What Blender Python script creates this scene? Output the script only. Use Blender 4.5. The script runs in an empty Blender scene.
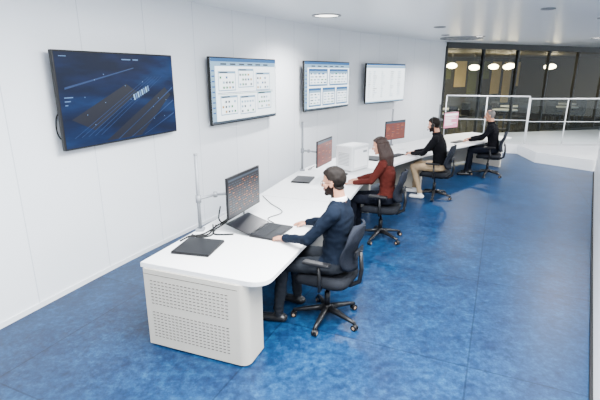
import bpy, bmesh, math, random
from math import sin, cos, pi, radians, atan2, sqrt
from mathutils import Vector, Matrix, noise
random.seed(4)
C = bpy.context.scene.collection

# ---------------------------------------------------------------- materials
def mat(name, col, rough=0.5, metal=0.0, var=0.06, scale=8.0, bump=0.0, bscale=60.0, spec=0.5, coat=0.0, sss=0.0):
    m = bpy.data.materials.new(name); m.use_nodes = True
    nt = m.node_tree; b = nt.nodes['Principled BSDF']
    tc = nt.nodes.new('ShaderNodeTexCoord')
    nz = nt.nodes.new('ShaderNodeTexNoise'); nz.inputs['Scale'].default_value = scale; nz.inputs['Detail'].default_value = 4
    nt.links.new(tc.outputs['Object'], nz.inputs['Vector'])
    mx = nt.nodes.new('ShaderNodeMix'); mx.data_type = 'RGBA'
    mx.inputs[6].default_value = (*[c*(1-var) for c in col], 1)
    mx.inputs[7].default_value = (*[min(1, c*(1+var)) for c in col], 1)
    nt.links.new(nz.outputs['Fac'], mx.inputs[0]); nt.links.new(mx.outputs[2], b.inputs['Base Color'])
    b.inputs['Roughness'].default_value = rough; b.inputs['Metallic'].default_value = metal
    b.inputs['Specular IOR Level'].default_value = spec
    b.inputs['Coat Weight'].default_value = coat
    if sss > 0:
        b.inputs['Subsurface Weight'].default_value = sss
        b.inputs['Subsurface Radius'].default_value = (0.02, 0.008, 0.004)
    if bump > 0:
        n2 = nt.nodes.new('ShaderNodeTexNoise'); n2.inputs['Scale'].default_value = bscale; n2.inputs['Detail'].default_value = 3
        bp = nt.nodes.new('ShaderNodeBump'); bp.inputs['Strength'].default_value = bump; bp.inputs['Distance'].default_value = 0.01
        nt.links.new(tc.outputs['Object'], n2.inputs['Vector']); nt.links.new(n2.outputs['Fac'], bp.inputs['Height'])
        nt.links.new(bp.outputs['Normal'], b.inputs['Normal'])
    return m

def emis(name, col, strength=1.0):
    m = bpy.data.materials.new(name); m.use_nodes = True
    b = m.node_tree.nodes['Principled BSDF']
    b.inputs['Base Color'].default_value = (*[c*0.05 for c in col], 1)
    b.inputs['Emission Color'].default_value = (*col, 1); b.inputs['Emission Strength'].default_value = strength
    b.inputs['Roughness'].default_value = 0.3
    return m

M = {}
M['laminate'] = mat('white_laminate', (.82, .82, .82), .3, var=.02)
M['cabinet'] = mat('cabinet_offwhite', (.50, .465, .40), .45, var=.03)
M['slot'] = mat('vent_slot_dark', (.08, .07, .06), .8)
M['black'] = mat('black_plastic', (.006, .006, .007), .38, spec=.3)
M['blackmat'] = mat('matte_black', (.010, .010, .011), .7, spec=.2)
M['keys'] = mat('key_caps', (.020, .021, .024), .5, spec=.3)
M['whiteplastic'] = mat('white_plastic', (.58, .59, .60), .35)
M['polegrey'] = mat('pole_grey_alloy', (.19, .20, .215), .4)
M['greyplastic'] = mat('grey_plastic', (.20, .21, .22), .45)
M['chairfab'] = mat('chair_fabric', (.006, .007, .010), .85, bump=.3, bscale=250, spec=.15)
M['chairmesh'] = mat('chair_mesh_back', (.008, .010, .016), .8, bump=.4, bscale=300, spec=.15)
M['paper'] = mat('paper', (.85, .85, .85), .7)
M['rubber'] = mat('cable_rubber', (.006, .006, .006), .6, spec=.2)
M['skin'] = mat('skin', (.42, .19, .115), .5, var=.06, scale=20, sss=.06, spec=.35)
M['lip'] = mat('lips', (.32, .10, .08), .45)
M['hairdark'] = mat('dark_hair', (.006, .004, .003), .65, var=.4, scale=60, bump=.3, bscale=160, spec=.12)
M['hairbrown'] = mat('brown_hair', (.016, .007, .005), .55, var=.5, scale=50, bump=.4, bscale=90, spec=.2)
M['hairgrey'] = mat('grey_hair', (.10, .092, .088), .65, var=.3, scale=60, bump=.4, bscale=120, spec=.15)
M['beard'] = mat('beard', (.011, .006, .005), .75, var=.4, scale=90, bump=.4, bscale=200, spec=.1)
M['sclera'] = mat('eye_white', (.65, .62, .60), .2)
M['iris'] = mat('eye_iris', (.03, .015, .01), .15)
M['navy'] = mat('navy_sweater', (.0030, .0055, .0115), .9, var=.2, bump=.2, bscale=120, spec=.08)
M['rust'] = mat('rust_sweater', (.045, .008, .006), .9, var=.15, bump=.25, bscale=120, spec=.08)
M['blacksw'] = mat('black_sweater', (.003, .003, .004), .9, var=.2, bump=.2, bscale=120, spec=.08)
M['charcoal'] = mat('charcoal_jacket', (.0035, .0035, .005), .9, var=.2, bump=.2, bscale=120, spec=.08)
M['trgrey'] = mat('grey_trousers', (.014, .016, .020), .9, var=.15, bump=.2, bscale=150, spec=.08)
M['trdark'] = mat('dark_jeans', (.004, .005, .009), .9, var=.15, bump=.2, bscale=150, spec=.08)
M['khaki'] = mat('khaki_trousers', (.30, .21, .12), .85, var=.1, bump=.3, bscale=120)
M['shirt'] = mat('white_shirt', (.72, .73, .76), .7)
M['shoeblk'] = mat('black_shoe', (.006, .006, .007), .4)
M['shoewht'] = mat('white_sneaker', (.70, .70, .70), .5)
M['frame'] = mat('window_frame_dark', (.015, .016, .015), .4)
M['whitepaint'] = mat('white_paint', (.76, .78, .80), .4, var=.02)
M['greytop'] = mat('platform_grey', (.42, .44, .47), .4)
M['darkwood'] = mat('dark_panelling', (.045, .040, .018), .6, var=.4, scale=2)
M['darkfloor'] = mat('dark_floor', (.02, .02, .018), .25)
M['beige'] = mat('beige_panel', (.60, .45, .18), .6, var=.2, scale=3)
M['olive'] = mat('olive_curtain', (.12, .13, .04), .8, var=.4, scale=5)
M['lamp'] = emis('lamp_glow', (1.0, .82, .50), 26)
M['down'] = emis('downlight_glow', (1.0, .97, .92), 7)
M['caster'] = mat('caster_tan', (.30, .20, .13), .5)

# screens
M['scr_white'] = emis('screen_white', (.86, .95, 1.0), 3.2)
M['scr_pale'] = emis('screen_pale_blue', (.30, .52, .74), 1.7)
M['scr_grey'] = emis('screen_grey', (.08, .12, .17), 1.0)
M['scr_green'] = emis('screen_green', (.03, .40, .12), 1.1)
M['scr_yellow'] = emis('screen_yellow', (.90, .42, .04), 1.1)
M['scr_blue'] = emis('screen_blue', (.03, .18, .48), 1.2)
M['scr_dark'] = emis('screen_dark', (.008, .009, .020), 1.0)
M['scr_orange'] = emis('screen_orange', (.85, .30, .12), .9)
M['scr_dimorange'] = emis('screen_dim_orange', (.22, .10, .07), .9)
M['scr_redbg'] = emis('screen_red_background', (.40, .10, .075), .8)
M['scr_pink'] = emis('screen_pink', (.95, .32, .50), 1.8)
M['scr_line'] = emis('screen_light_blue_line', (.20, .42, .85), .9)
M['scr_faint'] = emis('screen_faint_blue_line', (.010, .060, .23), 1.0)
M['scr_deep'] = emis('screen_deep_blue', (.0008, .003, .020), 1.0)

def tv_navy():
    m = bpy.data.materials.new('screen_navy_scene'); m.use_nodes = True
    nt = m.node_tree; b = nt.nodes['Principled BSDF']
    tc = nt.nodes.new('ShaderNodeTexCoord'); mp = nt.nodes.new('ShaderNodeMapping')
    mp.inputs['Rotation'].default_value = (radians(-30), 0, 0); mp.inputs['Scale'].default_value = (1, .6, 2.6)
    nz = nt.nodes.new('ShaderNodeTexNoise'); nz.inputs['Scale'].default_value = 1.8; nz.inputs['Detail'].default_value = 6
    nt.links.new(tc.outputs['Object'], mp.inputs['Vector']); nt.links.new(mp.outputs['Vector'], nz.inputs['Vector'])
    cr = nt.nodes.new('ShaderNodeValToRGB'); e = cr.color_ramp.elements
    e[0].position = .36; e[0].color = (.0008, .0035, .024, 1); e[1].position = .70; e[1].color = (.006, .050, .20, 1)
    k = e.new(.52); k.color = (.002, .013, .075, 1)
    nt.links.new(nz.outputs['Fac'], cr.inputs['Fac'])
    nt.links.new(cr.outputs['Color'], b.inputs['Emission Color']); b.inputs['Emission Strength'].default_value = 1.0
    b.inputs['Base Color'].default_value = (.002, .004, .01, 1); b.inputs['Roughness'].default_value = .3
    b.inputs['Specular IOR Level'].default_value = .2
    return m
M['scr_navy'] = tv_navy()

def glass_mat(name='clear_glass', tint=(.92, .97, .95)):
    m = bpy.data.materials.new(name); m.use_nodes = True; nt = m.node_tree; nt.nodes.clear()
    o = nt.nodes.new('ShaderNodeOutputMaterial'); t = nt.nodes.new('ShaderNodeBsdfTransparent'); t.inputs[0].default_value = (*tint, 1)
    g = nt.nodes.new('ShaderNodeBsdfGlossy'); g.inputs['Roughness'].default_value = .02
    lw = nt.nodes.new('ShaderNodeLayerWeight'); lw.inputs['Blend'].default_value = .5
    p = nt.nodes.new('ShaderNodeMath'); p.operation = 'POWER'; p.inputs[1].default_value = 4
    q = nt.nodes.new('ShaderNodeMath'); q.operation = 'MULTIPLY_ADD'; q.inputs[1].default_value = .5; q.inputs[2].default_value = .035
    mx = nt.nodes.new('ShaderNodeMixShader')
    nt.links.new(lw.outputs['Facing'], p.inputs[0]); nt.links.new(p.outputs[0], q.inputs[0])
    nt.links.new(q.outputs[0], mx.inputs[0]); nt.links.new(t.outputs[0], mx.inputs[1]); nt.links.new(g.outputs[0], mx.inputs[2])
    nt.links.new(mx.outputs[0], o.inputs[0]); return m
M['glass'] = glass_mat()

def floor_mat():
    m = bpy.data.materials.new('blue_mottled_vinyl'); m.use_nodes = True; nt = m.node_tree; L = nt.links
    b = nt.nodes['Principled BSDF']; tc = nt.nodes.new('ShaderNodeTexCoord')
    n1 = nt.nodes.new('ShaderNodeTexNoise'); n1.inputs['Scale'].default_value = 15; n1.inputs['Detail'].default_value = 9; n1.inputs['Roughness'].default_value = .78
    n2 = nt.nodes.new('ShaderNodeTexNoise'); n2.inputs['Scale'].default_value = 2.6; n2.inputs['Detail'].default_value = 7; n2.inputs['Roughness'].default_value = .72
    L.new(tc.outputs['Object'], n1.inputs['Vector']); L.new(tc.outputs['Object'], n2.inputs['Vector'])
    cr = nt.nodes.new('ShaderNodeValToRGB'); e = cr.color_ramp.elements
    e[0].position = .34; e[0].color = (.0010, .0095, .034, 1); e[1].position = .68; e[1].color = (.011, .066, .150, 1)
    k = e.new(.5); k.color = (.0026, .0255, .078, 1)
    L.new(n1.outputs['Fac'], cr.inputs['Fac'])
    mx = nt.nodes.new('ShaderNodeMix'); mx.data_type = 'RGBA'; mx.blend_type = 'MULTIPLY'; mx.inputs[0].default_value = 1
    cr2 = nt.nodes.new('ShaderNodeValToRGB'); cr2.color_ramp.elements[0].color = (.55, .60, .68, 1); cr2.color_ramp.elements[1].color = (1.5, 1.4, 1.3, 1)
    cr2.color_ramp.elements[0].position = .36; cr2.color_ramp.elements[1].position = .66
    L.new(n2.outputs['Fac'], cr2.inputs['Fac']); L.new(cr.outputs['Color'], mx.inputs[6]); L.new(cr2.outputs['Color'], mx.inputs[7])
    mp = nt.nodes.new('ShaderNodeMapping'); mp.inputs['Rotation'].default_value = (0, 0, radians(24)); L.new(tc.outputs['Object'], mp.inputs['Vector'])
    br = nt.nodes.new('ShaderNodeTexBrick'); br.inputs['Scale'].default_value = 1; br.inputs['Brick Width'].default_value = 1.6; br.inputs['Row Height'].default_value = 1.6
    br.inputs['Mortar Size'].default_value = .007; br.offset = .0
    br.inputs['Color1'].default_value = (1, 1, 1, 1); br.inputs['Color2'].default_value = (.84, .86, .90, 1); br.inputs['Mortar'].default_value = (.45, .45, .5, 1)
    L.new(mp.outputs['Vector'], br.inputs['Vector'])
    m2 = nt.nodes.new('ShaderNodeMix'); m2.data_type = 'RGBA'; m2.blend_type = 'MULTIPLY'; m2.inputs[0].default_value = 1
    L.new(mx.outputs[2], m2.inputs[6]); L.new(br.outputs['Color'], m2.inputs[7]); L.new(m2.outputs[2], b.inputs['Base Color'])
    mr = nt.nodes.new('ShaderNodeMapRange'); mr.inputs[3].default_value = .28; mr.inputs[4].default_value = .5
    L.new(n1.outputs['Fac'], mr.inputs[0]); L.new(mr.outputs[0], b.inputs['Roughness'])
    b.inputs['Specular IOR Level'].default_value = .28
    return m
M['floor'] = floor_mat()

def wall_mat():
    m = bpy.data.materials.new('white_wall_panels'); m.use_nodes = True; nt = m.node_tree; L = nt.links
    b = nt.nodes['Principled BSDF']; uv = nt.nodes.new('ShaderNodeUVMap'); uv.uv_map = 'UVMap'
    br = nt.nodes.new('ShaderNodeTexBrick'); br.offset = 0; br.inputs['Scale'].default_value = 1
    br.inputs['Brick Width'].default_value = .9; br.inputs['Row Height'].default_value = 20; br.inputs['Mortar Size'].default_value = .005
    br.inputs['Color1'].default_value = (.80, .825, .85, 1); br.inputs['Color2'].default_value = (.775, .80, .83, 1); br.inputs['Mortar'].default_value = (.55, .58, .62, 1)
    L.new(uv.outputs['UV'], br.inputs['Vector']); L.new(br.outputs['Color'], b.inputs['Base Color'])
    bp = nt.nodes.new('ShaderNodeBump'); bp.inputs['Strength'].default_value = .4; bp.invert = True
    L.new(br.outputs['Fac'], bp.inputs['Height']); L.new(bp.outputs['Normal'], b.inputs['Normal'])
    b.inputs['Roughness'].default_value = .4
    return m
M['wall'] = wall_mat()
M['ceiling'] = mat('ceiling_white', (.77, .79, .81), .3, var=.015, scale=1)

# ---------------------------------------------------------------- mesh builder
class MB:
    def __init__(s): s.v = []; s.f = []; s.m = []; s.sm = []
    def add(s, verts, faces, mi=0, smooth=False):
        o = len(s.v); s.v += [Vector(v) for v in verts]
        for f in faces: s.f.append(tuple(i+o for i in f)); s.m.append(mi); s.sm.append(smooth)
    def box(s, c, size, mi=0, rot=None, bev=0.0, seg=2):
        bm = bmesh.new(); bmesh.ops.create_cube(bm, size=1)
        for v in bm.verts: v.co = Vector((v.co.x*size[0], v.co.y*size[1], v.co.z*size[2]))
        if bev > 0: bmesh.ops.bevel(bm, geom=list(bm.edges), offset=bev, segments=seg, affect='EDGES', profile=.5)
        R = rot.to_3x3() if rot is not None else Matrix.Identity(3)
        c = Vector(c); vs = [R @ v.co + c for v in bm.verts]; bm.verts.index_update()
        s.add(vs, [[v.index for v in f.verts] for f in bm.faces], mi, False); bm.free()
    def loft(s, rings, mi=0, smooth=True, cap=True, closed=True):
        n = len(rings[0]); vs = [p for r in rings for p in r]; fs = []
        for i in range(len(rings)-1):
            for j in range(n if closed else n-1):
                k = (j+1) % n; fs.append((i*n+j, i*n+k, (i+1)*n+k, (i+1)*n+j))
        s.add(vs, fs, mi, smooth)
        if cap:
            o = len(s.v)-len(vs)
            s.f += [tuple(o+j for j in range(n))[::-1], tuple(o+(len(rings)-1)*n+j for j in range(n))]
            s.m += [mi, mi]; s.sm += [False, False]
    def cap(s, p0, p1, r0, r1, mi=0, seg=14, hs=4):
        p0 = Vector(p0); p1 = Vector(p1); w = (p1-p0)
        if w.length < 1e-6: w = Vector((0, 0, 1e-4))
        w.normalize(); u = w.orthogonal().normalized(); v = w.cross(u); rings = []
        for (p, r, a0, a1) in ((p0, r0, -88, 0), (p1, r1, 0, 88)):
            for i in range(hs+1):
                a = radians(a0+(a1-a0)*i/hs); c = p+w*(sin(a)*r); q = cos(a)*r
                rings.append([c+u*(q*cos(2*pi*j/seg))+v*(q*sin(2*pi*j/seg)) for j in range(seg)])
        s.loft(rings, mi)
    def cyl(s, p0, p1, r0, r1=None, mi=0, seg=20):
        if r1 is None: r1 = r0
        p0 = Vector(p0); p1 = Vector(p1); w = (p1-p0).normalized(); u = w.orthogonal().normalized(); v = w.cross(u)
        s.loft([[p+u*(r*cos(2*pi*j/seg))+v*(r*sin(2*pi*j/seg)) for j in range(seg)] for p, r in ((p0, r0), (p1, r1))], mi)
    def tube(s, pts, r, mi=0, seg=8):
        pts = [Vector(p) for p in pts]; rings = []; u = None
        for i, p in enumerate(pts):
            t = (pts[min(i+1, len(pts)-1)]-pts[max(i-1, 0)]).normalized()
            if u is None: u = t.orthogonal().normalized()
            u = (u-t*u.dot(t)).normalized(); v = t.cross(u)
            rr = r[i] if isinstance(r, (list, tuple)) else r
            rings.append([p+u*(rr*cos(2*pi*j/seg))+v*(rr*sin(2*pi*j/seg)) for j in range(seg)])
        s.loft(rings, mi)
    def ell(s, c, r, mi=0, R=None, e=1.0, nu=20, nv=12):
        c = Vector(c); rings = []
        sp = lambda x: math.copysign(abs(x)**e, x)
        for i in range(nv+1):
            ph = radians(-89+178*i/nv); ring = []
            for j in range(nu):
                th = 2*pi*j/nu
                p = Vector((r[0]*sp(cos(ph))*sp(cos(th)), r[1]*sp(cos(ph))*sp(sin(th)), r[2]*sp(sin(ph))))
                ring.append(c+(R @ p if R is not None else p))
            rings.append(ring)
        s.loft(rings, mi)
    def mesh(s, name, mats):
        me = bpy.data.meshes.new(name); me.from_pydata([tuple(v) for v in s.v], [], s.f)
        for m in mats: me.materials.append(m)
        me.polygons.foreach_set('material_index', s.m); me.polygons.foreach_set('use_smooth', s.sm)
        bm = bmesh.new(); bm.from_mesh(me); bmesh.ops.recalc_face_normals(bm, faces=list(bm.faces)); bm.to_mesh(me); bm.free()
        me.update(); return me
    def obj(s, name, mats, parent=None, loc=(0, 0, 0), yaw=0.0):
        o = bpy.data.objects.new(name, s.mesh(name, mats)); C.objects.link(o)
        if parent is not None: o.parent = parent
        o.location = loc; o.rotation_euler = (0, 0, yaw); return o

def empty(name, loc=(0, 0, 0), yaw=0.0):
    o = bpy.data.objects.new(name, None); C.objects.link(o); o.location = loc; o.rotation_euler = (0, 0, yaw)
    o.empty_display_size = .1; return o

# ---------------------------------------------------------------- curves
def catmull(pts, sub=24):
    P = [Vector(p) for p in pts]; P = [2*P[0]-P[1]]+P+[2*P[-1]-P[-2]]; out = []
    for i in range(1, len(P)-2):
        for k in range(sub):
            t = k/sub; a, b, c, d = P[i-1], P[i], P[i+1], P[i+2]
            out.append(.5*((2*b)+(c-a)*t+(2*a-5*b+4*c-d)*t*t+(-a+3*b-3*c+d)*t**3))
    out.append(P[-2]); return out
class Path:
    def __init__(s, pts):
        s.p = catmull(pts); s.s = [0]
        for i in range(1, len(s.p)): s.s.append(s.s[-1]+(s.p[i]-s.p[i-1]).length)
        s.L = s.s[-1]
    def at(s, d):
        d = max(0, min(s.L-1e-6, d)); i = 0
        while s.s[i+1] < d: i += 1
        f = (d-s.s[i])/(s.s[i+1]-s.s[i]); p = s.p[i].lerp(s.p[i+1], f)
        a = s.p[max(i-1, 0)]; b = s.p[min(i+2, len(s.p)-1)]; t = (b-a).normalized()
        return p, t, Vector((t.y, -t.x))      # pos, tangent, right normal (towards operators)

# ---------------------------------------------------------------- room shell
CZ = 3.09
mb = MB(); mb.box((5, 8, -.05), (26, 28, .1)); mb.obj('floor', [M['floor']])
mb = MB(); mb.box((5, 8, CZ+.05), (26, 28, .1)); mb.obj('ceiling', [M['ceiling']])

wallp = Path([(-4.5, -1.2), (-2.70, 3.40), (-1.72, 5.70), (-.51, 7.98), (1.39, 10.86), (4.52, 14.35)])
def ribbon_wall(name, path, z0, z1, th, side, material, s0=0, s1=None, step=.15, base=None):
    s1 = path.L if s1 is None else s1; n = max(2, int((s1-s0)/step)); me = bpy.data.meshes.new(name); bm = bmesh.new(); uvl = bm.loops.layers.uv.new('UVMap')
    rows = []
    for i in range(n+1):
        d = s0+(s1-s0)*i/n; p, t, nr = path.at(d); q = p-nr*th*side
        rows.append((d, [bm.verts.new((a.x, a.y, z)) for a, z in ((p, z0), (p, z1), (q, z1), (q, z0))]))
    for i in range(n):
        d0, A = rows[i]; d1, B = rows[i+1]
        for j in range(4):
            k = (j+1) % 4; f = bm.faces.new((A[j], B[j], B[k], A[k]))
            for l, dd in zip(f.loops, (d0, d1, d1, d0)): l[uvl].uv = (dd, l.vert.co.z+1)
            f.smooth = False
    bm.faces.new(rows[0][1]); bm.faces.new(rows[-1][1][::-1])
    bmesh.ops.recalc_face_normals(bm, faces=list(bm.faces)); bm.to_mesh(me); bm.free(); me.materials.append(material)
    o = bpy.data.objects.new(name, me); C.objects.link(o); return o
ribbon_wall('wall_left', wallp, 0, CZ, .15, 1, M['wall'])
bp = Path([(-4.5+.012, -1.2), (-2.70+.012, 3.395), (-1.72+.012, 5.695), (-.51+.012, 7.975), (1.39+.01, 10.85), (4.52, 14.34)])
ribbon_wall('baseboard_left', bp, 0, .05, .012, 1, M['whitepaint'])

# right half wall (white)
ribbon_wall('wall_right', Path([(1.00, .92), (2.04, 2.56), (4.32, 6.12), (6.62, 9.68)]), .02, 1.0, .10, -1, M['whitepaint'])
ribbon_wall('dark_gap_right', Path([(.98, .93), (2.02, 2.57), (4.30, 6.13), (6.60, 9.69)]), 0, .05, .02, -1, M['blackmat'])  # black strip painted in for the dark gap at the half wall's foot

# glazed end wall with mullions
G0 = Vector((4.52, 14.35)); G1 = Vector((14.5, 19.0)); gd = (G1-G0); gl = gd.length; gd.normalize(); gy = atan2(gd.y, gd.x)
win = empty('window_1', (G0.x, G0.y, 0), gy)
mb = MB(); nm = 7
for i in range(nm+1): mb.box((gl*i/nm, 0, 1.48), (.06, .10, 2.96), 0)
mb.box((gl/2, 0, .05), (gl, .12, .10), 0); mb.box((gl/2, 0, 3.0), (gl, .14, .18), 0)
mb.obj('frame', [M['frame']], win)
mb = MB(); mb.add([(0, 0, .08), (gl, 0, .08), (gl, 0, 2.95), (0, 0, 2.95)], [(0, 1, 2, 3)]); mb.obj('glass_pane', [M['glass']], win)

# neighbouring lounge behind the glass
def room_box(name, c, size, m, yaw=gy):
    mb = MB(); mb.box((0, 0, 0), size); return mb.obj(name, [m], None, c, yaw)
gn = Vector((-gd.y, gd.x))
def gp(a, d, z): q = G0+gd*a+gn*d; return (q.x, q.y, z)
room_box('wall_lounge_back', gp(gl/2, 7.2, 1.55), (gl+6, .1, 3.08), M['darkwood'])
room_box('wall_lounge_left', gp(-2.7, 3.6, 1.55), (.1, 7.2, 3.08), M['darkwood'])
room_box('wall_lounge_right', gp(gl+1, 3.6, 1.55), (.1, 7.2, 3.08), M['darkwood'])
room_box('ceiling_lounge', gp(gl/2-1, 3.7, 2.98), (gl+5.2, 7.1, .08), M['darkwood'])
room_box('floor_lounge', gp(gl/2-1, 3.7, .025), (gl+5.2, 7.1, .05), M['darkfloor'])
mb = MB(); rr_ = random.Random(8)
for i in range(16):
    w = rr_.uniform(.35, .75); h_ = rr_.choice([1.3, 2.2, .9, 1.7])
    mb.box((i*.86-1.0, 0, 2.75-h_/2), (w, .05, h_), rr_.choice([0, 1, 1]))
mb.obj('lounge_wall_panels', [M['olive'], M['beige']], None, gp(0, 7.1, 0), gy)
for i, (a, d, z) in enumerate([(2.6, 3.0, 2.42), (3.3, 3.2, 2.45), (3.9, 2.6, 2.38), (5.4, 3.0, 2.42), (5.9, 2.6, 2.45), (6.7, 3.4, 2.42), (8.3, 2.6, 2.42), (9.0, 3, 2.45)]):
    e = empty('pendant_lamp', gp(a, d, 0), gy)
    mb = MB(); mb.ell((0, 0, z), (.20, .20, .11), 0); mb.obj('shade', [M['lamp']], e)
    mb = MB(); mb.cyl((0, 0, z+.1), (0, 0, 2.94), .008, mi=0, seg=8); mb.cyl((0, 0, z+.08), (0, 0, z+.13), .05, .03); mb.obj('cord', [M['black']], e)
for i in range(6):
    a = .8+i*1.8; d = 1.3+(i % 2)*1.2
    e = empty('lounge_table', gp(a, d, .05), gy)
    mb = MB(); mb.cyl((0, 0, .72), (0, 0, .76), .45, mi=0, seg=32); mb.cyl((0, 0, .02), (0, 0, .72), .035, mi=1); mb.cyl((0, 0, 0), (0, 0, .025), .25, mi=1, seg=28)
    mb.obj('top_and_stem', [M['greytop'], M['frame']], e)
    for sx in (-.75, .75):
        e = empty('lounge_chair', gp(a+sx, d, .05), gy+(0 if sx < 0 else pi))
        mb = MB(); mb.box((0, 0, .44), (.45, .45, .08), 0, bev=.03); mb.box((-.22, 0, .72), (.05, .44, .5), 0, bev=.02)
        for x in (-.18, .18):
            for y in (-.18, .18): mb.cyl((x, y, .0), (x, y, .42), .014, .018, 1, 8)
        mb.obj('seat_back_legs', [M['blackmat'], M['frame']], e)

# raised platform with glass balustrade
pts = [(4.05, 12.85), (6.1, 12.25), (5.95, 11.0), (6.75, 9.95), (8.8, 11.2), (10.5, 15.6), (4.75, 14.3)]
mb = MB(); ph = .26
n = len(pts)
vs = [(x, y, 0) for x, y in pts]+[(x, y, ph) for x, y in pts]
mb.add(vs, [tuple(range(n, 2*n))], 1); mb.add(vs, [(i, (i+1) % n, n+(i+1) % n, n+i) for i in range(n)], 0)
mb.obj('raised_platform', [M['whitepaint'], M['greytop']])
def balustrade(p0, p1, z0, h, posts, name='glass_balustrade'):
    p0 = Vector(p0); p1 = Vector(p1); d = p1-p0; L = d.length; e = empty(name, (p0.x, p0.y, z0), atan2(d.y, d.x))
    mb = MB(); mb.add([(0, 0, .05), (L, 0, .05), (L, 0, h-.03), (0, 0, h-.03)], [(0, 1, 2, 3)]); mb.obj('glass_panel', [M['glass']], e)
    mb = MB(); mb.tube([(0, 0, h), (L, 0, h)], .018, 0, 12); mb.tube([(0, 0, h*.5), (L, 0, h*.5)], .008, 0, 8)
    for i in range(posts+1): mb.cyl((L*i/posts, 0, 0), (L*i/posts, 0, h), .015, mi=0, seg=12)
    mb.obj('rails_and_posts', [M['whitepaint']], e)
balustrade((4.2, 12.9), (6.3, 12.35), ph, 1.30, 2)
balustrade((6.33, 12.35), (9.4, 12.3), ph, 1.24, 3)

# ceiling fixtures
def downlight(x, y, r=.14, lit=True):
    e = empty('ceiling_downlight', (x, y, CZ-.012))
    mb = MB(); ring = []
    for rr, z in ((r, .01), (r, -.004), (r*.82, -.006), (r*.80, .006)):
        ring.append([(rr*cos(2*pi*j/32), rr*sin(2*pi*j/32), z) for j in range(32)])
    mb.loft(ring, 0, cap=False); mb.obj('trim_ring', [M['greyplastic']], e)
    mb = MB(); mb.cyl((0, 0, .004), (0, 0, .009), r*.81, mi=0, seg=32); mb.obj('lens', [M['down'] if lit else M['greyplastic']], e)
for x, y, r, lit in ((.43, 7.7, .24, True), (2.85, 9.6, .12, False), (4.6, 12.0, .14, True), (3.6, 11.6, .10, False), (5.2, 8.0, .15, True), (3.6, 6.9, .10, False), (8.0, 12.6, .14, True)):
    downlight(x, y, r, lit)
e = empty('ceiling_air_diffuser', (4.35, 12.6, CZ-.02)); mb = MB()
for k, rr in enumerate((.55, .41, .27, .12)):
    mb.loft([[(a*cos(2*pi*j/40), a*sin(2*pi*j/40), z) for j in range(40)] for a, z in ((rr, .02), (rr, -.01-.006*k), (rr-.05, -.015-.006*k), (rr-.06, .02))], 0, cap=False)
mb.obj('rings', [M['greyplastic']], e)

# ---------------------------------------------------------------- desk
DZ = .74; W = 1.10
dp = Path([(-1.28, 3.245), (-.565, 5.11), (.15, 6.98), (1.33, 8.57), (3.43, 10.58), (4.35, 11.2)])
def dpt(s, n, z=DZ):
    p, t, nr = dp.at(s); q = p+nr*n; return Vector((q.x, q.y, z)), atan2(nr.y, nr.x)
desk = empty('control_desk')
mb = MB(); rings = []; r = .14
ss = [0, .005, .015, .03, .05, .075, .10, .14]+[.14+(dp.L-.14)*i/70 for i in range(1, 71)]
for s_ in ss:
    w = W-r+sqrt(max(0, r*r-(r-s_)**2)) if s_ < r else W
    p, t, nr = dp.at(s_)
    rings.append([(*(p+nr*n), z) for n, z in ((0, DZ-.04), (0, DZ-.004), (.004, DZ), (w-.004, DZ), (w, DZ-.004), (w, DZ-.036), (w-.004, DZ-.04))])
mb.loft(rings, 0, smooth=False); mb.obj('worktop', [M['laminate']], desk)
mb = MB()
for s_ in (2.15, 4.35, 6.5):
    a, y = dpt(s_, W/2, DZ+.0002); mb.box(a, (W-.01, .004, .001), 0, Matrix.Rotation(y, 3, 'Z'))
mb.obj('worktop_joints', [M['greyplastic']], desk)
# end cabinet with vent slots
p, t, nr = dp.at(.05); yaw = atan2(nr.y, nr.x)
cab = MB()
x0, x1, y0, y1, rc = .03, .95, -.012, .26, .07
out = [(x0, y1), (x0, y0)]+[(x1-rc+rc*sin(a), y0+rc-rc*cos(a)) for a in [radians(10*k) for k in range(10)]]+[(x1, y1)]
cab.loft([[(x, y, z) for x, y in out] for z in (.015, DZ-.042)], 0, smooth=False)
cab.box(((x0+x1)/2, .14, .0075), (x1-x0-.06, .2, .015), 1)
co = cab.obj('end_cabinet', [M['cabinet'], M['slot']], desk, (dp.p[0].x, dp.p[0].y, 0), yaw)
mb = MB()
for blk, (za, zb, rows) in enumerate(((.40, .60, 8), (.10, .32, 9))):
    for i in range(rows):
        for j in range(20):
            z = za+(zb-za)*i/(rows-1); x = .10+.036*j
            mb.box((x, y0-.0005, z), (.022, .003, .006), 0)
mb.box(((x0+x1-rc)/2, y0-.0003, .655), (x1-x0-rc, .002, .004), 0)
mb.obj('vent_slots', [M['slot']], desk, (dp.p[0].x, dp.p[0].y, 0), yaw)
# modesty panel and supports
mb = MB(); rings = []
for i in range(61):
    s_ = .3+(dp.L-.35)*i/60; p, t, nr = dp.at(s_)
    rings.append([(*(p+nr*n), z) for n, z in ((.12, .05), (.12, DZ-.04), (.15, DZ-.04), (.15, .05))])
mb.loft(rings, 0, smooth=False)
for s_ in (2.15, 4.35, 6.5, dp.L-.05):
    a, y = dpt(s_, .53, DZ/2-.02); mb.box(a, (.80, .05, DZ-.042), 0, Matrix.Rotation(y, 3, 'Z'), bev=.008)
mb.obj('panels_and_supports', [M['cabinet']], desk)

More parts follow.
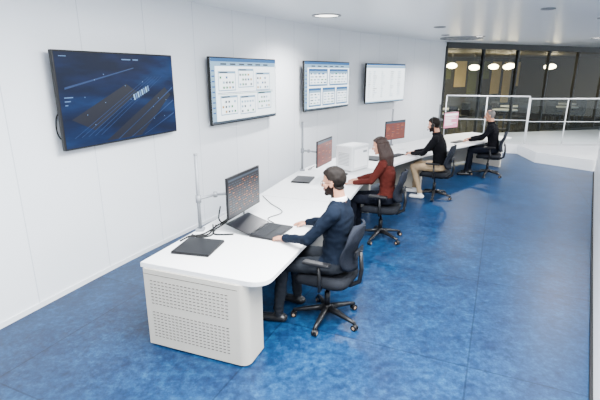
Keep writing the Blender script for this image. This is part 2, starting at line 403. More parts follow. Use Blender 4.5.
# ---------------------------------------------------------------- televisions
def rect(mb, u0, v0, u1, v1, mi, w, h, x):
    y0 = (u0-.5)*w; y1 = (u1-.5)*w; z0 = (v0-.5)*h; z1 = (v1-.5)*h
    mb.add([(x, y0, z0), (x, y1, z0), (x, y1, z1), (x, y0, z1)], [(0, 1, 2, 3)], mi)
UI = ['scr_white', 'scr_pale', 'scr_grey', 'scr_green', 'scr_yellow', 'scr_blue', 'scr_dark', 'scr_orange', 'scr_dimorange', 'scr_pink', 'scr_line', 'scr_navy', 'scr_redbg', 'scr_faint', 'scr_deep']
UM = [M[k] for k in UI]; ui = {k: i for i, k in enumerate(UI)}
def television(cx, cy, hd, w, h, style):
    e = empty('television', (cx, cy, 1.935), -radians(hd))
    mb = MB(); mb.box((0, 0, 0), (.045, w, h), 0, bev=.008); mb.box((-.035, 0, -.02), (.04, w*.6, h*.55), 0, bev=.01)
    mb.obj('case', [M['black']], e)
    mb = MB(); mb.box((-.10, 0, 0), (.11, .5, .35), 0, bev=.01); mb.obj('wall_bracket', [M['blackmat']], e)
    sw, sh = w-.03, h-.035; X = .0235; mb = MB(); Rr = random.Random(style)
    R = lambda a, b, c, d, k, x=X+.001: rect(mb, a, b, c, d, ui[k], sw, sh, x)
    def quad(P, k, x=X+.001): mb.add([(x, (u-.5)*sw, (v-.5)*sh) for u, v in P], [(0, 1, 2, 3)], ui[k])
    if style == 1:
        R(0, 0, 1, 1, 'scr_navy', X)
        R(.50, .935, .58, .947, 'scr_line'); R(.60, .935, .65, .947, 'scr_line'); R(.03, .955, .08, .962, 'scr_line')
        # night scene: platform slab and tracks receding
        quad([(.30, .02), (.62, .02), (.96, .50), (.90, .60)], 'scr_deep', X+.0008)
        quad([(.06, .30), (.22, .16), (.62, .55), (.52, .66)], 'scr_deep', X+.0008)
        for k in range(5):
            u = .06+.05*k; quad([(u, .10), (u+.008, .10), (.74+.035*k, .74), (.736+.035*k, .74)], 'scr_faint', X+.0012)
        for k in range(3): quad([(.40+.12*k, .02), (.412+.12*k, .02), (.985, .60-.17*k), (.985, .58-.17*k)], 'scr_faint', X+.0012)
        quad([(.04, .64), (.04, .62), (.60, .84), (.60, .85)], 'scr_faint', X+.0012)
        for i in range(8):
            u = .58+.020*i; v = .46+.014*i
            quad([(u, v), (u+.013, v+.007), (u+.007, v+.075), (u-.006, v+.068)], 'scr_line' if i % 2 else 'scr_pale', X+.0015)
        for k in range(14):
            u = Rr.uniform(.15, .95); v = Rr.uniform(.2, .8); R(u, v, u+.006, v+.01, 'scr_line', X+.0016)
        for k in range(3): R(.03, .45+.04*k, .05+.02*(k % 3), .46+.04*k, 'scr_line')
    elif style in (2, 3):
        R(0, 0, 1, 1, 'scr_white', X); R(0, .95, 1, 1, 'scr_blue'); R(0, .88, 1, .95, 'scr_pale'); R(0, .0, 1, .035, 'scr_grey')
        R(.0, .035, .055, .88, 'scr_pale')
        for k in range(6): R(.13+.13*k, .90, .21+.13*k, .925, 'scr_grey', X+.002)
        for k in range(9): R(.008, .80-.08*k, .046, .82-.08*k, 'scr_blue', X+.002)
        if style == 2:
            for (a, b) in ((.10, .52), (.38, .56), (.66, .50), (.12, .14), (.40, .12), (.68, .17)):
                R(a-.008, b-.02, a+.235, b+.285, 'scr_pale', X+.001); R(a, b-.004, a+.227, b+.25, 'scr_white', X+.0014)
                for i in range(5):
                    for j in range(3):
                        if Rr.random() < .75: R(a+.012+i*.042, b+.015+j*.078, a+.036+i*.042, b+.050+j*.078, Rr.choice(['scr_green', 'scr_green', 'scr_pale', 'scr_blue', 'scr_grey', 'scr_pale', 'scr_yellow']), X+.002)
                R(a+.012, b+.256, a+.12, b+.275, 'scr_grey', X+.002)
            R(.08, .465, .95, .475, 'scr_blue', X+.0015); R(.08, .445, .95, .452, 'scr_green', X+.0015)
        else:
            for (a, b, c, d) in ((.08, .50, .48, .86), (.52, .50, .97, .86), (.08, .07, .34, .46), (.37, .07, .66, .46), (.69, .07, .97, .46)):
                R(a, b, c, d, 'scr_blue', X+.001); R(a+.012, b+.02, c-.012, d-.05, 'scr_pale', X+.0014); R(a+.02, b+.04, c-.02, d-.10, 'scr_white', X+.0017)
                for i in range(int((d-b-.17)/.06)+1):
                    u = a+.035
                    while u < c-.06:
                        l = Rr.uniform(.03, .07); R(u, b+.06+i*.06, min(u+l, c-.03), b+.085+i*.06, Rr.choice(['scr_grey', 'scr_green', 'scr_pale', 'scr_blue', 'scr_pale']), X+.002); u += l+.03
    else:
        R(0, 0, 1, 1, 'scr_white', X); R(0, .965, 1, 1, 'scr_blue'); R(0, .90, 1, .96, 'scr_pale'); R(0, 0, 1, .03, 'scr_pale')
        for k in range(13):
            for u in (.04, .16, .36, .60, .80): R(u, .80-.055*k, u+Rr.uniform(.03, .10), .815-.055*k, 'scr_pale' if Rr.random() < .6 else 'scr_grey')
    mb.obj('screen', UM, e)
    return e
television(-1.93, 4.94, 23.2, 1.66, .93, 1)
television(-.855, 7.12, 28.0, 1.76, .95, 2)
television(.566, 9.40, 33.4, 1.84, .95, 3)
television(2.16, 11.49, 41.8, 1.84, .94, 4)
mb = MB(); mb.tube(catmull([(-2.29, 4.30, 1.86), (-2.33, 4.26, 1.78), (-2.34, 4.255, 1.64), (-2.31, 4.29, 1.56), (-2.26, 4.36, 1.60)], 8), .006, 0, 8)
mb.obj('television_cable', [M['rubber']])

# ---------------------------------------------------------------- desk equipment
def monitor(s, n, zc, w=.60, h=.36, style='orange', turn=0, pole=True, ps=None):
    a, y = dpt(s, n, zc); y += radians(turn); e = empty('computer_monitor', a, y)
    mb = MB(); mb.box((0, 0, 0), (.022, w, h), 0, bev=.005); mb.box((-.02, 0, 0), (.03, w*.5, h*.5), 0, bev=.01); mb.obj('case', [M['black']], e)
    mb = MB(); sw, sh = w-.02, h-.025; X = .0118; Rr = random.Random(int(s*10))
    R = lambda a, b, c, d, k, x=X+.001: rect(mb, a, b, c, d, ui[k], sw, sh, x)
    if style == 'orange':
        R(0, 0, 1, 1, 'scr_dark', X); R(.02, .92, .98, .97, 'scr_grey')
        for i in range(13):
            u = .03
            while u < .93:
                l = Rr.uniform(.03, .07); R(u, .85-.062*i, min(u+l, .97), .868-.062*i, Rr.choice(['scr_orange', 'scr_dimorange', 'scr_dimorange', 'scr_grey', 'scr_grey']) , X+.001); u += l+.03
    elif style == 'orange2':
        R(0, 0, 1, 1, 'scr_redbg', X); R(.0, .90, 1, 1, 'scr_grey')
        for i in range(10):
            for u in (.05, .3, .55, .78): R(u, .78-.07*i, u+Rr.uniform(.08, .18), .80-.07*i, Rr.choice(['scr_orange', 'scr_dimorange', 'scr_grey']))
    else:
        R(0, 0, 1, 1, 'scr_pink', X); R(.04, .80, .96, .92, 'scr_white')
        for i in range(6): R(.06, .68-.1*i, .5+Rr.uniform(0, .4), .72-.1*i, 'scr_white')
    mb.obj('screen', UM, e)
    ps = s if ps is None else ps
    if pole:
        b0, _ = dpt(ps, .04, DZ+.0005); b = empty('monitor_pole_arm', b0, 0)
        mb = MB(); mb.box((0, 0, .012), (.08, .08, .024), 0, bev=.006); mb.cyl((0, 0, .02), (0, 0, .73), .0165, mi=0, seg=20); mb.cyl((0, 0, .73), (0, 0, .745), .018, mi=1, seg=20)
        zz = zc-DZ-.02; back = a-b0-Vector((cos(y), sin(y), 0))*.05; back.z = zz
        mb.cyl((0, 0, zz-.035), (0, 0, zz+.035), .026, mi=0); el = Vector((back.x*.45-.03, back.y*.45+.06, zz))
        mb.tube([(0, 0, zz), el], .014, 0, 12); mb.cyl(el-Vector((0, 0, .025)), el+Vector((0, 0, .025)), .020, mi=1); mb.tube([el, back], .013, 0, 12)
        mb.obj('pole_arm_parts', [M['polegrey'], M['greyplastic']], b)
    else:
        mb = MB(); mb.cyl((-.06, 0, -(zc-DZ)+.005), (-.045, 0, 0), .02, mi=0); mb.box((-.05, 0, -(zc-DZ)+.008), (.18, .24, .012), 0, bev=.004); mb.obj('stand', [M['black']], e)
monitor(1.13, .345, 1.075, w=.66, h=.40, turn=0, ps=.80)
monitor(3.60, .42, 1.07, w=.62, h=.38, style='orange2', ps=3.66)
monitor(6.3, .40, 1.13, style='orange2', turn=-6, ps=6.75)
monitor(8.45, .42, 1.17, w=.5, h=.36, style='pink', turn=-8, ps=8.6)

def laptop_closed(s, n, turn, w=.36, d=.27):
    a, y = dpt(s, n, DZ); e = empty('laptop', a, y+radians(turn)); mb = MB()
    mb.box((0, 0, .009), (d, w, .014), 0, bev=.004); mb.box((0, 0, .0205), (d-.004, w-.004, .008), 0, bev=.003); mb.cyl((-d/2+.006, -w*.4, .016), (-d/2+.006, w*.4, .016), .006, mi=1, seg=10)
    mb.box((d/2-.001, 0, .017), (.004, .06, .002), 1)
    mb.obj('closed_body', [M['black'], M['keys']], e)
def keyboard(s, n, turn, w=.42, d=.14, mk='black', name='keyboard'):
    a, y = dpt(s, n, DZ); e = empty(name, a, y+radians(turn)); mb = MB()
    mb.box((0, 0, .009), (d, w, .016), 0, bev=.004)
    rows = int(d/.022)
    for i in range(rows):
        for j in range(int(w/.021)):
            mb.box((-d/2+.016+i*.0215, -w/2+.015+j*.0205, .019), (.017, .017, .006), 1)
    mb.obj('body_and_keys', [M[mk], M['keys'] if mk == 'black' else M['whiteplastic']], e)
def mouse(s, n, turn=0):
    a, y = dpt(s, n, DZ); mb = MB(); mb.ell((0, 0, .019), (.052, .030, .018), 0, e=.9); mb.cyl((-.022, -.004, .033), (-.022, .004, .033), .008, mi=1, seg=12)
    mb.obj('computer_mouse', [M['black'], M['keys']], None, a, y+radians(turn))
laptop_closed(.42, .27, 8, w=.35, d=.34)
laptop_closed(3.05, .28, 5, w=.36, d=.26)
# open laptop at first station: base towards the operator, lid folded far back
a, y = dpt(1.0, .70, DZ); e = empty('laptop', a, y+radians(-4)); mb = MB()
mb.box((0, 0, .010), (.26, .40, .018), 0, bev=.004)
for i in range(6):
    for j in range(16): mb.box((-.100+i*.022, -.165+j*.022, .0195), (.017, .017, .004), 1)
mb.box((.085, 0, .0192), (.06, .11, .001), 1); mb.obj('base_and_keys', [M['black'], M['keys']], e)
mb = MB(); an_ = radians(16); c_ = Vector((-.132-.13*cos(an_), 0, .018+.13*sin(an_)))
mb.box(c_, (.26, .40, .008), 0, Matrix.Rotation(an_, 3, 'Y'), bev=.003)
mb.box(c_+Vector((sin(an_)*.0045, 0, cos(an_)*.0045)), (.235, .375, .0012), 1, Matrix.Rotation(an_, 3, 'Y'))
mb.cyl((-.131, -.15, .017), (-.131, .15, .017), .007, mi=0, seg=10)
mb.obj('lid_and_screen', [M['black'], M['scr_dark']], e)
keyboard(3.25, .72, 0, mk='black'); mouse(3.62, .74); keyboard(5.75, .76, 0); mouse(6.15, .80); keyboard(8.2, .78, 0)
laptop_closed(5.2, .6, 12)
mb = MB()
for i, (s_, n_, t_) in enumerate([(3.95, .30, 12), (2.7, .5, 8)]):
    a, y = dpt(s_, n_, DZ+.0015+.001*i); mb.box(a, (.297, .21, .0012), 0, Matrix.Rotation(y+radians(t_), 3, 'Z'))
mb.obj('paper_sheets', [M['paper']])
# white equipment case
a, y = dpt(4.16, .68, DZ); e = empty('computer_case', a, y+radians(-12)); mb = MB()
mb.box((0, 0, .20), (.32, .46, .38), 0, bev=.02, seg=3)
for sx in (-.1, .1):
    for sy in (-.15, .15): mb.cyl((sx, sy, .001), (sx, sy, .012), .018, mi=1)
mb.box((.1605, 0, .20), (.002, .36, .28), 2); mb.box((.162, .10, .29), (.004, .10, .03), 1); mb.box((0, 0, .391), (.18, .30, .002), 2)
for k in range(9): mb.box((0, -.2305, .10+.022*k), (.20, .002, .008), 1)
mb.obj('case_shell', [M['whiteplastic'], M['greyplastic'], M['laminate']], e)
def cable(pts, r=.005, name='cable_bundle'):
    mb = MB()
    for P in pts: mb.tube(catmull([tuple(dpt(s, n, z)[0]) for s, n, z in P], 10), r, 0, 7)
    mb.obj(name, [M['rubber']])
cable([[(1.15, .30, .92), (1.02, .20, .80), (.90, .14, .755), (.72, .18, .749), (.64, .11, .749), (.58, .05, .755)],
       [(.95, .12, .755), (.88, .14, .750), (.70, .13, .750), (.62, .05, .750), (.55, .04, .750), (.48, .04, .75)],
       [(1.05, .12, .92), (.98, .14, .82), (1.02, .16, .755), (1.12, .15, .75), (1.20, .10, .75)],
       [(.80, .40, .75), (.74, .24, .75), (.84, .16, .75), (.96, .08, .75)],
       [(1.35, .22, .75), (1.5, .12, .75), (1.35, .06, .75), (1.2, .12, .75), (1.0, .14, .75)],
       [(1.0, .32, .90), (.90, .24, .80), (.84, .18, .755), (.70, .22, .75), (.62, .14, .75), (.66, .04, .75)]], .0075)
cable([[(1.23, .62, .747), (1.35, .50, .747), (1.6, .55, .747), (1.85, .30, .747), (2.1, .08, .747)],
       [(3.45, .33, .88), (3.5, .2, .80), (3.75, .14, .75), (3.95, .08, .747)]], .0045)

# ---------------------------------------------------------------- office chair
def office_chair(x, y, yaw, base_rot=0):
    e = empty('office_chair', (x, y, 0), yaw)
    mb = MB()
    for k in range(5):
        a = base_rot+2*pi*k/5; d = Vector((cos(a), sin(a), 0)); sd = Vector((-sin(a), cos(a), 0)); rings = []
        for t, z, w, h in ((.02, .115, .030, .030), (.12, .105, .026, .022), (.24, .085, .020, .016), (.315, .070, .017, .013)):
            c = d*t+Vector((0, 0, z)); rings.append([c+sd*w*cx+Vector((0, 0, h*cz)) for cx, cz in ((-1, -.7), (-.8, .8), (0, 1), (.8, .8), (1, -.7), (0, -1))])
        mb.loft(rings, 0)
        q = d*.31; mb.cyl(q+Vector((0, 0, .03)), q+Vector((0, 0, .075)), .008, mi=0, seg=8)
        for sg in (-1, 1):
            c = q+sd*.014*sg+Vector((0, 0, .028)); mb.cyl(c-sd*.009, c+sd*.009, .028, mi=0, seg=18); mb.cyl(c+sd*.009*sg, c+sd*.0105*sg, .014, mi=1, seg=12)
        mb.ell(q+Vector((0, 0, .04)), (.022, .022, .018), 0)
    mb.cyl((0, 0, .08), (0, 0, .15), .042, .036); mb.obj('star_base', [M['black'], M['caster']], e)
    mb = MB(); mb.cyl((0, 0, .14), (0, 0, .28), .027, .026); mb.cyl((0, 0, .28), (0, 0, .39), .014); mb.box((-.03, 0, .395), (.26, .16, .045), 0, bev=.012); mb.cyl((0, -.08, .40), (.02, -.22, .40), .006); mb.obj('gas_column', [M['black']], e)
    mb = MB(); rings = []
    for i, (f, z) in enumerate(((.90, .415), (1.0, .43), (1.02, .455), (1.0, .478), (.92, .495), (.70, .500))):
        ring = []
        for j in range(40):
            th = 2*pi*j/40; sp = lambda v: math.copysign(abs(v)**.45, v)
            px = .245*f*sp(cos(th)); py = .245*f*sp(sin(th)); zz = z-(.03*max(0, px/.245)**4)+(.012*abs(py/.245)**3 if i > 3 else 0)-(.008 if i > 4 else 0)
            ring.append((px, py, zz))
        rings.append(ring)
    mb.loft(rings, 0); mb.obj('seat', [M['chairfab']], e)
    mb = MB(); rings = []; N = 14
    for i in range(N+1):
        t = i/N; z = .56+.42*t; hw = .215*(1-.55*abs(2*t-1)**4)*(1.0-.06*t)+.01
        xb = -.255-.02*t+.035*sin(pi*min(1, t*1.5))-.03*t*t; ring = []
        for j in range(13):
            u = -1+2*j/12; ring.append((xb+.045*u*u+.0, u*hw, z))
        for j in range(13):
            u = 1-2*j/12; ring.append((xb+.045*u*u-.022, u*hw*1.0, z))
        rings.append(ring)
    mb.loft(rings, 0); mb.obj('backrest', [M['chairmesh']], e)
    mb = MB(); mb.tube([(-.08, 0, .39), (-.22, 0, .39), (-.30, 0, .44), (-.315, 0, .56), (-.30, 0, .72)], [.024, .024, .022, .020, .016], 0, 12)
    mb.box((-.285, 0, .72), (.02, .20, .06), 0, bev=.006); mb.obj('back_support', [M['black']], e)
    mb = MB()
    for sg in (-1, 1):
        mb.tube([(-.02, sg*.18, .405), (-.03, sg*.27, .41), (-.04, sg*.285, .48), (-.03, sg*.285, .655)], [.014, .014, .016, .014], 0, 10)
        mb.box((-.01, sg*.285, .668), (.24, .075, .026), 0, bev=.011)
    mb.obj('armrests', [M['black']], e)
    return e

# ---------------------------------------------------------------- people
def remesh(mb, vox, it=6):
    me = mb.mesh('tmp', []); o = bpy.data.objects.new('tmp', me); C.objects.link(o)
    r = o.modifiers.new('r', 'REMESH'); r.mode = 'VOXEL'; r.voxel_size = vox
    s = o.modifiers.new('s', 'SMOOTH'); s.factor = .5; s.iterations = it
    dg = bpy.context.evaluated_depsgraph_get(); ev = o.evaluated_get(dg); m2 = bpy.data.meshes.new_from_object(ev)
    V = [v.co.copy() for v in m2.vertices]; Nn = [v.normal.copy() for v in m2.vertices]; F = [tuple(p.vertices) for p in m2.polygons]
    bpy.data.objects.remove(o); bpy.data.meshes.remove(m2); bpy.data.meshes.remove(me)
    return V, Nn, F
def segd(p, a, b):
    ab = b-a; t = max(0, min(1, (p-a).dot(ab)/max(ab.length_squared, 1e-9))); return (p-(a+ab*t)).length, t

PM = ['skin', 'lip', 'hair', 'beard', 'top', 'pants', 'shoe', 'collar', 'sclera', 'iris']
def person(name, x, y, yaw, mats, P):
    e = empty(name, (x, y, 0), yaw); k = P.get('k', 1.0)
    T = lambda v: Vector((v[0], v[1]*k, .5+(v[2]-.5)*k if v[2] > .5 else v[2]))
    lean = P.get('lean', 0.0); bow = P.get('bow', .0)
    sp = lambda z: -.075+lean*(z-.55)+bow*max(0, z-.85)
    body = MB(); segs = []
    def seg(a, b, r0, r1, lab): body.cap(a, b, r0, r1); segs.append((Vector(a), Vector(b), r0, r1, lab))
    fem = P.get('fem', False)
    prof = [(.515, .09, .13), (.54, .118, .172), (.60, .125, .182), (.67, .118, .168), (.76, .112, .155), (.85, .116, .160), (.94, .126, .172), (1.02, .122, .182), (1.08, .100, .172), (1.12, .078, .13), (1.155, .062, .075), (1.175, .056, .06)]
    if fem: prof = [(.515, .09, .13), (.54, .118, .178), (.60, .122, .186), (.67, .106, .160), (.76, .095, .132), (.85, .105, .140), (.94, .125, .152), (1.02, .108, .155), (1.08, .088, .145), (1.12, .070, .105), (1.155, .052, .06), (1.175, .048, .05)]
    rings = []
    for z, rx, ry in prof:
        c = T((sp(z), 0, z)); ring = []
        for j in range(28):
            th = 2*pi*j/28; spw = lambda v: math.copysign(abs(v)**.85, v)
            ring.append(c+Vector((rx*k*spw(cos(th)), ry*k*spw(sin(th)), -(rx*cos(th))*(lean*.6+bow*.4 if z > .8 else lean*.4))))
        rings.append(ring)
    body.loft(rings, 0)
    for sg, L in ((1, P['legL']), (-1, P['legR'])):
        hip = T((-.06, sg*.095, .585)); kn = Vector(L[0]); an = Vector(L[1])
        seg(hip, kn, .086*k, .063*k, 'pants'); seg(kn, kn.lerp(an, .45), .062*k, .056*k, 'pants'); seg(kn.lerp(an, .45), an, .056*k, .045*k, 'pants')
        fd = Vector((cos(L[2]), sin(L[2]), 0)); a0 = Vector((an.x, an.y, .045))
        segs.append((an+Vector((0, 0, -.02)), an+Vector((0, 0, -.08)), .05, .05, 'shoe')); body.cap(an, a0, .043*k, .042*k)
        for off, rr in ((-.02, .036), (.02, .036)):
            sd = Vector((-fd.y, fd.x, 0))*off
            seg(a0-fd*.045+sd*.5-Vector((0, 0, .008)), a0+fd*.155+sd-Vector((0, 0, .013)), .037, .030, 'shoe')
    hands = []
    for sg, A in ((1, P['armL']), (-1, P['armR'])):
        sh = T((sp(1.07)+A[3] if len(A) > 3 else sp(1.07), sg*.178, 1.075)); el = Vector(A[0]); wr = Vector(A[1])
        seg(sh-Vector((0, sg*.05, -.015)), sh, .062*k, .066*k, 'top'); seg(sh, sh.lerp(el, .5), .066*k, .058*k, 'top'); seg(sh.lerp(el, .5), el, .058*k, .048*k, 'top')
        slv = P.get('sleeve', .96); m = el.lerp(wr, slv); seg(el, m, .048*k, .035*k, 'top'); seg(m-(m-el).normalized()*.02, m, .038*k, .038*k, 'top')
        hands.append((sg, m, wr, Vector(A[2])))
    V, Nn, F = remesh(body, .0085, 7)
    allv = []; allf = []; allm = []
    def push(V, F, labs):
        o = len(allv); allv.extend(V); allf.extend([tuple(i+o for i in f) for f in F]); allm.extend(labs)
    for i, v in enumerate(V):
        n1 = noise.noise(v*9+Vector((x, y, 0))); n2 = noise.noise(Vector((v.x*22, v.y*12, v.z*26)))
        V[i] = v+Nn[i]*(.008*n1+.006*n2) if v.z > .12 else v
    hemz = T((0, 0, .63)).z; labs = []
    for f in F:
        c = sum((V[i] for i in f), Vector((0, 0, 0)))/len(f)
        if c.z < .098: lab = 'shoe'
        else:
            bd, lab = 1e9, 'top'
            for a, b, r0, r1, l in segs:
                d, t = segd(c, a, b); d -= r0+(r1-r0)*t
                if d < bd: bd, lab = d, l
            if bd > .012: lab = 'top' if c.z > hemz else 'pants'
            if lab == 'pants' and c.z > hemz and c.x < .04: lab = 'top'
        if lab == 'shoe' and c.z > .13: lab = 'pants'
        labs.append(PM.index(lab))
    push(V, F, labs)
    for sg, m, wr, hd in hands:
        hb = MB(); d = hd.normalized(); up = Vector((0, 0, 1)); s_ = d.cross(up).normalized()
        th = s_ if (s_.y*sg) < 0 else -s_     # thumb points to the body's mid-line
        nu = th.cross(d)*(1 if th.cross(d).z > 0 else -1); nu.normalize()
        hb.cap(m-(wr-m).normalized()*.05, wr, .027*k, .024*k)
        for o_, L_ in ((.026, .082), (.009, .086), (-.009, .082), (-.025, .074)):
            hb.cap(wr+th*o_*.6, wr+d*L_+th*o_-nu*.004, .015, .0115)
        for o_, L_, fl, cu in ((.027, .082, .070, .32), (.009, .087, .078, .28), (-.009, .083, .072, .34), (-.026, .075, .058, .42)):
            b0 = wr+d*L_+th*o_-nu*.004; d1 = (d*cos(cu)-nu*sin(cu)+th*o_*1.6).normalized(); d2 = (d*cos(cu*2.2)-nu*sin(cu*2.2)+th*o_*1.6).normalized(); d3 = (d*cos(cu*3)-nu*sin(cu*3)+th*o_*1.4).normalized()
            q1 = b0+d1*fl*.45; q2 = q1+d2*fl*.30; q3 = q2+d3*fl*.22
            hb.cap(b0, q1, .0098, .0088, seg=10); hb.cap(q1, q2, .0088, .008, seg=10); hb.cap(q2, q3, .008, .007, seg=10)
        t0 = wr+d*.025+th*.022-nu*.006; t1 = t0+(d*.62+th*.72-nu*.15).normalized()*.042; t2 = t1+(d*.85+th*.4-nu*.3).normalized()*.032
        hb.cap(t0, t1, .014, .0112, seg=10); hb.cap(t1, t2, .0108, .0085, seg=10)
        V, Nn, F = remesh(hb, .0034, 3); push(V, F, [PM.index('skin')]*len(F))
    # head
    nb = T((sp(1.17)+.0, 0, 1.16)); hc = T((sp(1.17)+P.get('hx', .045), P.get('hy', 0), 1.305)); hs = P.get('hs', 1.0)
    HR = Matrix.Rotation(P.get('hyaw', 0), 3, 'Z') @ Matrix.Rotation(P.get('hpitch', .1), 3, 'Y')
    H = lambda v: HR @ (Vector(v)*hs)+hc
    hm = MB(); HRs = HR*hs
    def el_(c, r): hm.ell(H(c), r, 0, HRs)
    el_((-.010, 0, .036), (.097, .076, .084)); el_((.022, 0, -.015), (.068, .062, .075)); el_((.030, 0, -.070), (.052, .050, .038)); el_((.068, 0, -.094), (.020, .026, .017))
    el_((.076, 0, .024), (.013, .050, .012)); el_((.060, .040, -.018), (.024, .022, .020)); el_((.060, -.040, -.018), (.024, .022, .020))
    hm.cap(H((.084, 0, .012)), H((.107, 0, -.026)), .0085*hs, .0125*hs); el_((.094, .011, -.030), (.011, .008, .008)); el_((.094, -.011, -.030), (.011, .008, .008))
    el_((.084, 0, -.051), (.012, .024, .0065)); el_((.083, 0, -.063), (.011, .020, .0065))
    for sg in (1, -1):
        el_((-.004, sg*.077, -.002), (.018, .009, .030)); el_((.000, sg*.074, -.022), (.009, .008, .012))
    hm.cap(H((-.025, 0, -.06)), nb-Vector((0.005, 0, .03)), .056*hs*(.86 if fem else 1), .062*hs*(.84 if fem else 1))
    V, Nn, F = remesh(hm, .0042, 3)
    inv = HR.inverted()
    def loc(v): return (inv @ (v-hc))/hs
    style = P.get('hair', 'short')
    def hairw(l):
        if l.z < -.10: return 0
        hl = .072 if style != 'receding' else .098
        if l.x > .045: lim = hl-.25*max(0, abs(l.y)-.03)
        elif l.x > -.0: lim = hl-(hl-.010)*(.045-l.x)/.045 if abs(l.y) > .05 else hl-.01
        elif l.x > -.02: lim = .010
        else: lim = -.062+.02*max(0, (l.x+.06)/.04)
        if abs(l.y) > .079 and l.z < .028 and -.026 < l.x < .02: return 0
        if style == 'receding' and l.z > .10 and l.x > -.03: return 0
        return max(0, min(1, (l.z-lim)/.008))
    vol = {'short': .011, 'receding': .005, 'long': .014}[style]
    LV = [loc(v) for v in V]
    for i, l in enumerate(LV):
        w = hairw(l)
        if w > 0:
            up = 1+.9*max(0, l.z-.06)/.06 if style == 'short' else 1
            V[i] = V[i]+Nn[i]*(vol*w*up*(1+.30*noise.noise(l*34))*hs)
        elif P.get('beard') and l.z < -.04 and l.x > 0: V[i] = V[i]+Nn[i]*.004
    labs = []
    for f in F:
        l = sum((LV[i] for i in f), Vector((0, 0, 0)))/len(f); lab = 'skin'
        if hairw(l) > .3: lab = 'hair'
        elif l.x > .075 and abs(l.y) < .022 and -.069 < l.z < -.046: lab = 'lip'
        elif P.get('beard') and l.z > -.125 and l.x > -.012:
            top = -.040 if l.x > .05 else -.040+.055*(1-max(0, l.x)/.05)
            if l.z < top and not (l.x > .088 and l.z > -.044) and abs(l.y) < .0735: lab = 'beard'
        labs.append(PM.index(lab))
    push(V, F, labs)
    ex = MB()
    for sg in (1, -1):
        ex.ell(H((.0745, sg*.031, .001)), (.0125*hs,)*3, PM.index('sclera'), None, 1, 14, 10)
        ex.ell(H((.0855, sg*.031, .000)), (.0035*hs, .0055*hs, .0055*hs), PM.index('iris'), HR, 1, 10, 8)
        ex.ell(H((.0815, sg*.031, .0095)), (.0075*hs, .0145*hs, .0035*hs), PM.index('skin'), HR, 1, 12, 6)
        ex.ell(H((.088, sg*.032, .022)), (.005*hs, .018*hs, .0035*hs), PM.index('hair'), HR, 1, 12, 6)
    if P.get('collar', True):
        cc = nb+Vector((.0, 0, .004)); rings = []
        for rr, z in ((.074, -.015), (.072, .010), (.064, .024), (.060, .010), (.062, -.02)):
            rings.append([cc+Vector((rr*k*cos(2*pi*j/28)*1.02+.004, rr*k*.98*sin(2*pi*j/28), z-.012*cos(2*pi*j/28))) for j in range(28)])
        ex.loft(rings, PM.index('collar'), cap=False)
        for sg in (1, -1): ex.box(cc+Vector((.064*k, sg*.022, -.006)), (.008, .040, .036), PM.index('collar'), Matrix.Rotation(-.5, 3, 'Y') @ Matrix.Rotation(sg*.5, 3, 'X'), bev=.003)
    push(ex.v, ex.f, ex.m)
    me = bpy.data.meshes.new(name+'_body'); me.from_pydata([tuple(v) for v in allv], [], allf)
    for q in PM: me.materials.append(mats[q])
    me.polygons.foreach_set('material_index', allm); me.polygons.foreach_set('use_smooth', [True]*len(allf)); me.update()
    o = bpy.data.objects.new('body', me); C.objects.link(o); o.parent = e
    if style == 'long':
        hb = MB(); R2 = random.Random(3)
        hb.ell(H((-.035, 0, .01)), (.085*hs, .088*hs, .10*hs), 0, HR)
        for a in [radians(v) for v in range(75, 286, 15)]:
            rx, ry = .098, .088; p0 = H((-.02+rx*cos(a)*.9, ry*sin(a), .03)); p1 = H((-.03+rx*cos(a), ry*1.06*sin(a), -.06)); p2 = H((-.045+rx*cos(a)*1.0, ry*1.15*sin(a), -.14)); p3 = p2+Vector((-.012+R2.uniform(-.01, .01), R2.uniform(-.01, .01), -.12)); p4 = p3+Vector((.0, 0, -.07))
            for q0, q1, r0, r1 in ((p0, p1, .020, .024), (p1, p2, .024, .026), (p2, p3, .026, .022), (p3, p4, .022, .010)): hb.cap(q0, q1, r0*hs, r1*hs, seg=10)
        V, Nn, F = remesh(hb, .006, 3)
        for i, v in enumerate(V): V[i] = v+Nn[i]*.007*noise.noise(Vector((v.x*45, v.y*45, v.z*8)))
        me = bpy.data.meshes.new('long_hair'); me.from_pydata([tuple(v) for v in V], [], F); me.materials.append(mats['hair']); me.polygons.foreach_set('use_smooth', [True]*len(F)); me.update()
        o = bpy.data.objects.new('long_hair', me); C.objects.link(o); o.parent = e
    if P.get('glasses'):
        g = MB()
        for sg in (1, -1):
            g.tube([H((.096, sg*.033+.023*cos(t), .0+.018*sin(t))) for t in [2*pi*i/20 for i in range(21)]], .0018, 0, 6)
            g.tube([H((.096, sg*.056, .006)), H((.05, sg*.078, .008)), H((-.005, sg*.086, .012)), H((-.02, sg*.084, -.002))], .0018, 0, 6)
        g.tube([H((.096, .010, .004)), H((.101, 0, .008)), H((.096, -.010, .004))], .0018, 0, 6); g.obj('glasses', [M['black']], e)
    if P.get('headset'):
        g = MB(); g.tube([H((-.005, .102*cos(t), .015+.130*sin(t))) for t in [pi*i/20 for i in range(21)]], .006, 0, 8)
        for sg in (1, -1): g.cyl(H((-.003, sg*.084, .0)), H((-.003, sg*.108, .0)), .034, .030, 0, 20)
        g.tube([H((-.003, .098, -.01)), H((.05, .095, -.045)), H((.100, .05, -.062))], .003, 0, 8); g.ell(H((.104, .045, -.063)), (.010,)*3, 0); g.obj('headset', [M['black']], e)
    return e

def mm(**kw):
    d = dict(skin=M['skin'], lip=M['lip'], hair=M['hairdark'], beard=M['beard'], top=M['navy'], pants=M['trgrey'], shoe=M['shoeblk'], collar=M['shirt'], sclera=M['sclera'], iris=M['iris']); d.update(kw); return d

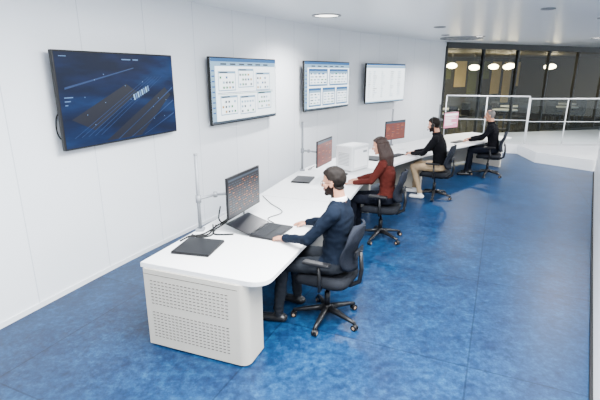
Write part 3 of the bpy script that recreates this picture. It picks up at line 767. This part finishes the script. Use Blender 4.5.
def yawof(dx, dy): return atan2(dy, dx)
y1 = yawof(-.934, .358); y2 = yawof(-.92, .39); y3 = yawof(-.86, .51); y4 = yawof(-.90, .44)
P3 = (2.44, 7.76); P4 = (4.12, 9.50)
office_chair(.25, 3.63, y1-.08, .35); office_chair(1.10, 5.69, y2, .1); office_chair(P3[0], P3[1], y3, .5); office_chair(P4[0], P4[1], y4, .2)

person('seated_man', .25, 3.63, y1, mm(), dict(lean=-.02, beard=True, glasses=True, hpitch=.12, hyaw=-.05, hx=.05,
    legL=((.37, .17, .555), (.40, .20, .105), .15), legR=((.38, -.15, .555), (.36, -.17, .105), -.1),
    armL=((.10, .255, .855), (.37, .11, .785), (1, -.15, -.10)), armR=((.10, -.27, .86), (.33, -.36, .785), (1, -.05, -.10))))
person('seated_woman', 1.10, 5.69, y2, mm(hair=M['hairbrown'], top=M['rust'], pants=M['trdark'], collar=M['rust']), dict(fem=True, k=.96, hair='long', lean=.05, bow=.15, hpitch=.2, hx=.055, hs=.96, collar=False,
    legL=((.36, .12, .55), (.36, .13, .105), .1), legR=((.37, -.11, .55), (.34, -.12, .105), -.1),
    armL=((.10, .23, .85), (.36, .12, .78), (1, -.2, -.12)), armR=((.12, -.23, .85), (.37, -.10, .78), (1, .1, -.12))))
person('seated_man', P3[0], P3[1], y3, mm(top=M['blacksw'], pants=M['khaki'], shoe=M['shoewht'], collar=M['blacksw']), dict(lean=.10, bow=.15, headset=True, beard=True, hpitch=.2, hx=.06,
    legL=((.36, .16, .555), (.20, .20, .105), .1), legR=((.38, -.14, .555), (.40, -.15, .105), 0),
    armL=((.18, .25, .83), (.42, .10, .79), (1, -.3, -.1)), armR=((.18, -.25, .84), (.42, -.10, .79), (1, .1, -.1))))
person('seated_man', P4[0], P4[1], y4, mm(hair=M['hairgrey'], top=M['charcoal'], pants=M['trdark'], collar=M['charcoal']), dict(lean=.10, bow=.1, hair='receding', hpitch=.12, hx=.05,
    legL=((.37, .14, .555), (.42, .16, .105), .1), legR=((.38, -.12, .555), (.38, -.13, .105), 0),
    armL=((.16, .26, .85), (.41, .20, .79), (1, -.05, -.1)), armR=((.16, -.24, .85), (.41, -.12, .79), (1, .1, -.1))))

# ---------------------------------------------------------------- lights
def area(name, loc, size, power, col=(1, 1, 1), rot=(0, 0, 0), sy=None):
    l = bpy.data.lights.new(name, 'AREA'); l.energy = power; l.size = size; l.color = col
    if sy: l.shape = 'RECTANGLE'; l.size_y = sy
    o = bpy.data.objects.new(name, l); C.objects.link(o); o.location = loc; o.rotation_euler = rot; return o
area('unseen_room_fill', (.6, 2.6, CZ-.03), 2.0, 800, (.94, .975, 1))  # broad area lights added out of view to brighten the room
area('unseen_room_fill', (4.6, 4.6, CZ-.03), 2.0, 430, (.94, .975, 1))
area('unseen_room_fill', (7.6, 8.4, CZ-.03), 2.0, 560, (1, .96, .90))
area('unseen_room_fill', (-.3, .2, CZ-.03), 2.0, 460, (.94, .975, 1))
area('lounge_fill', gp(4, 4.5, 2.90), 3.5, 480, (1, .82, .5))  # warm fill added to brighten the lounge, no fixture modelled
for x, y in ((.43, 7.7), (4.6, 12.0), (5.2, 8.0), (8.0, 12.6)):
    l = bpy.data.lights.new('downlight_beam', 'SPOT'); l.energy = 740; l.spot_size = radians(150); l.spot_blend = .8; l.shadow_soft_size = .12; l.color = (.98, .98, 1)
    o = bpy.data.objects.new('downlight_beam', l); C.objects.link(o); o.location = (x, y, CZ-.04)

w = bpy.data.worlds.new('world'); bpy.context.scene.world = w; w.use_nodes = True
w.node_tree.nodes['Background'].inputs[0].default_value = (.80, .90, 1, 1); w.node_tree.nodes['Background'].inputs[1].default_value = 1.9

# ---------------------------------------------------------------- camera
cd = bpy.data.cameras.new('camera'); cam = bpy.data.objects.new('camera', cd); C.objects.link(cam)
cd.sensor_width = 36; cd.lens = 26.4; cam.location = (0, 0, 2.2); cam.rotation_euler = (radians(90-16.2), 0, 0)
cd.clip_end = 100
bpy.context.scene.camera = cam
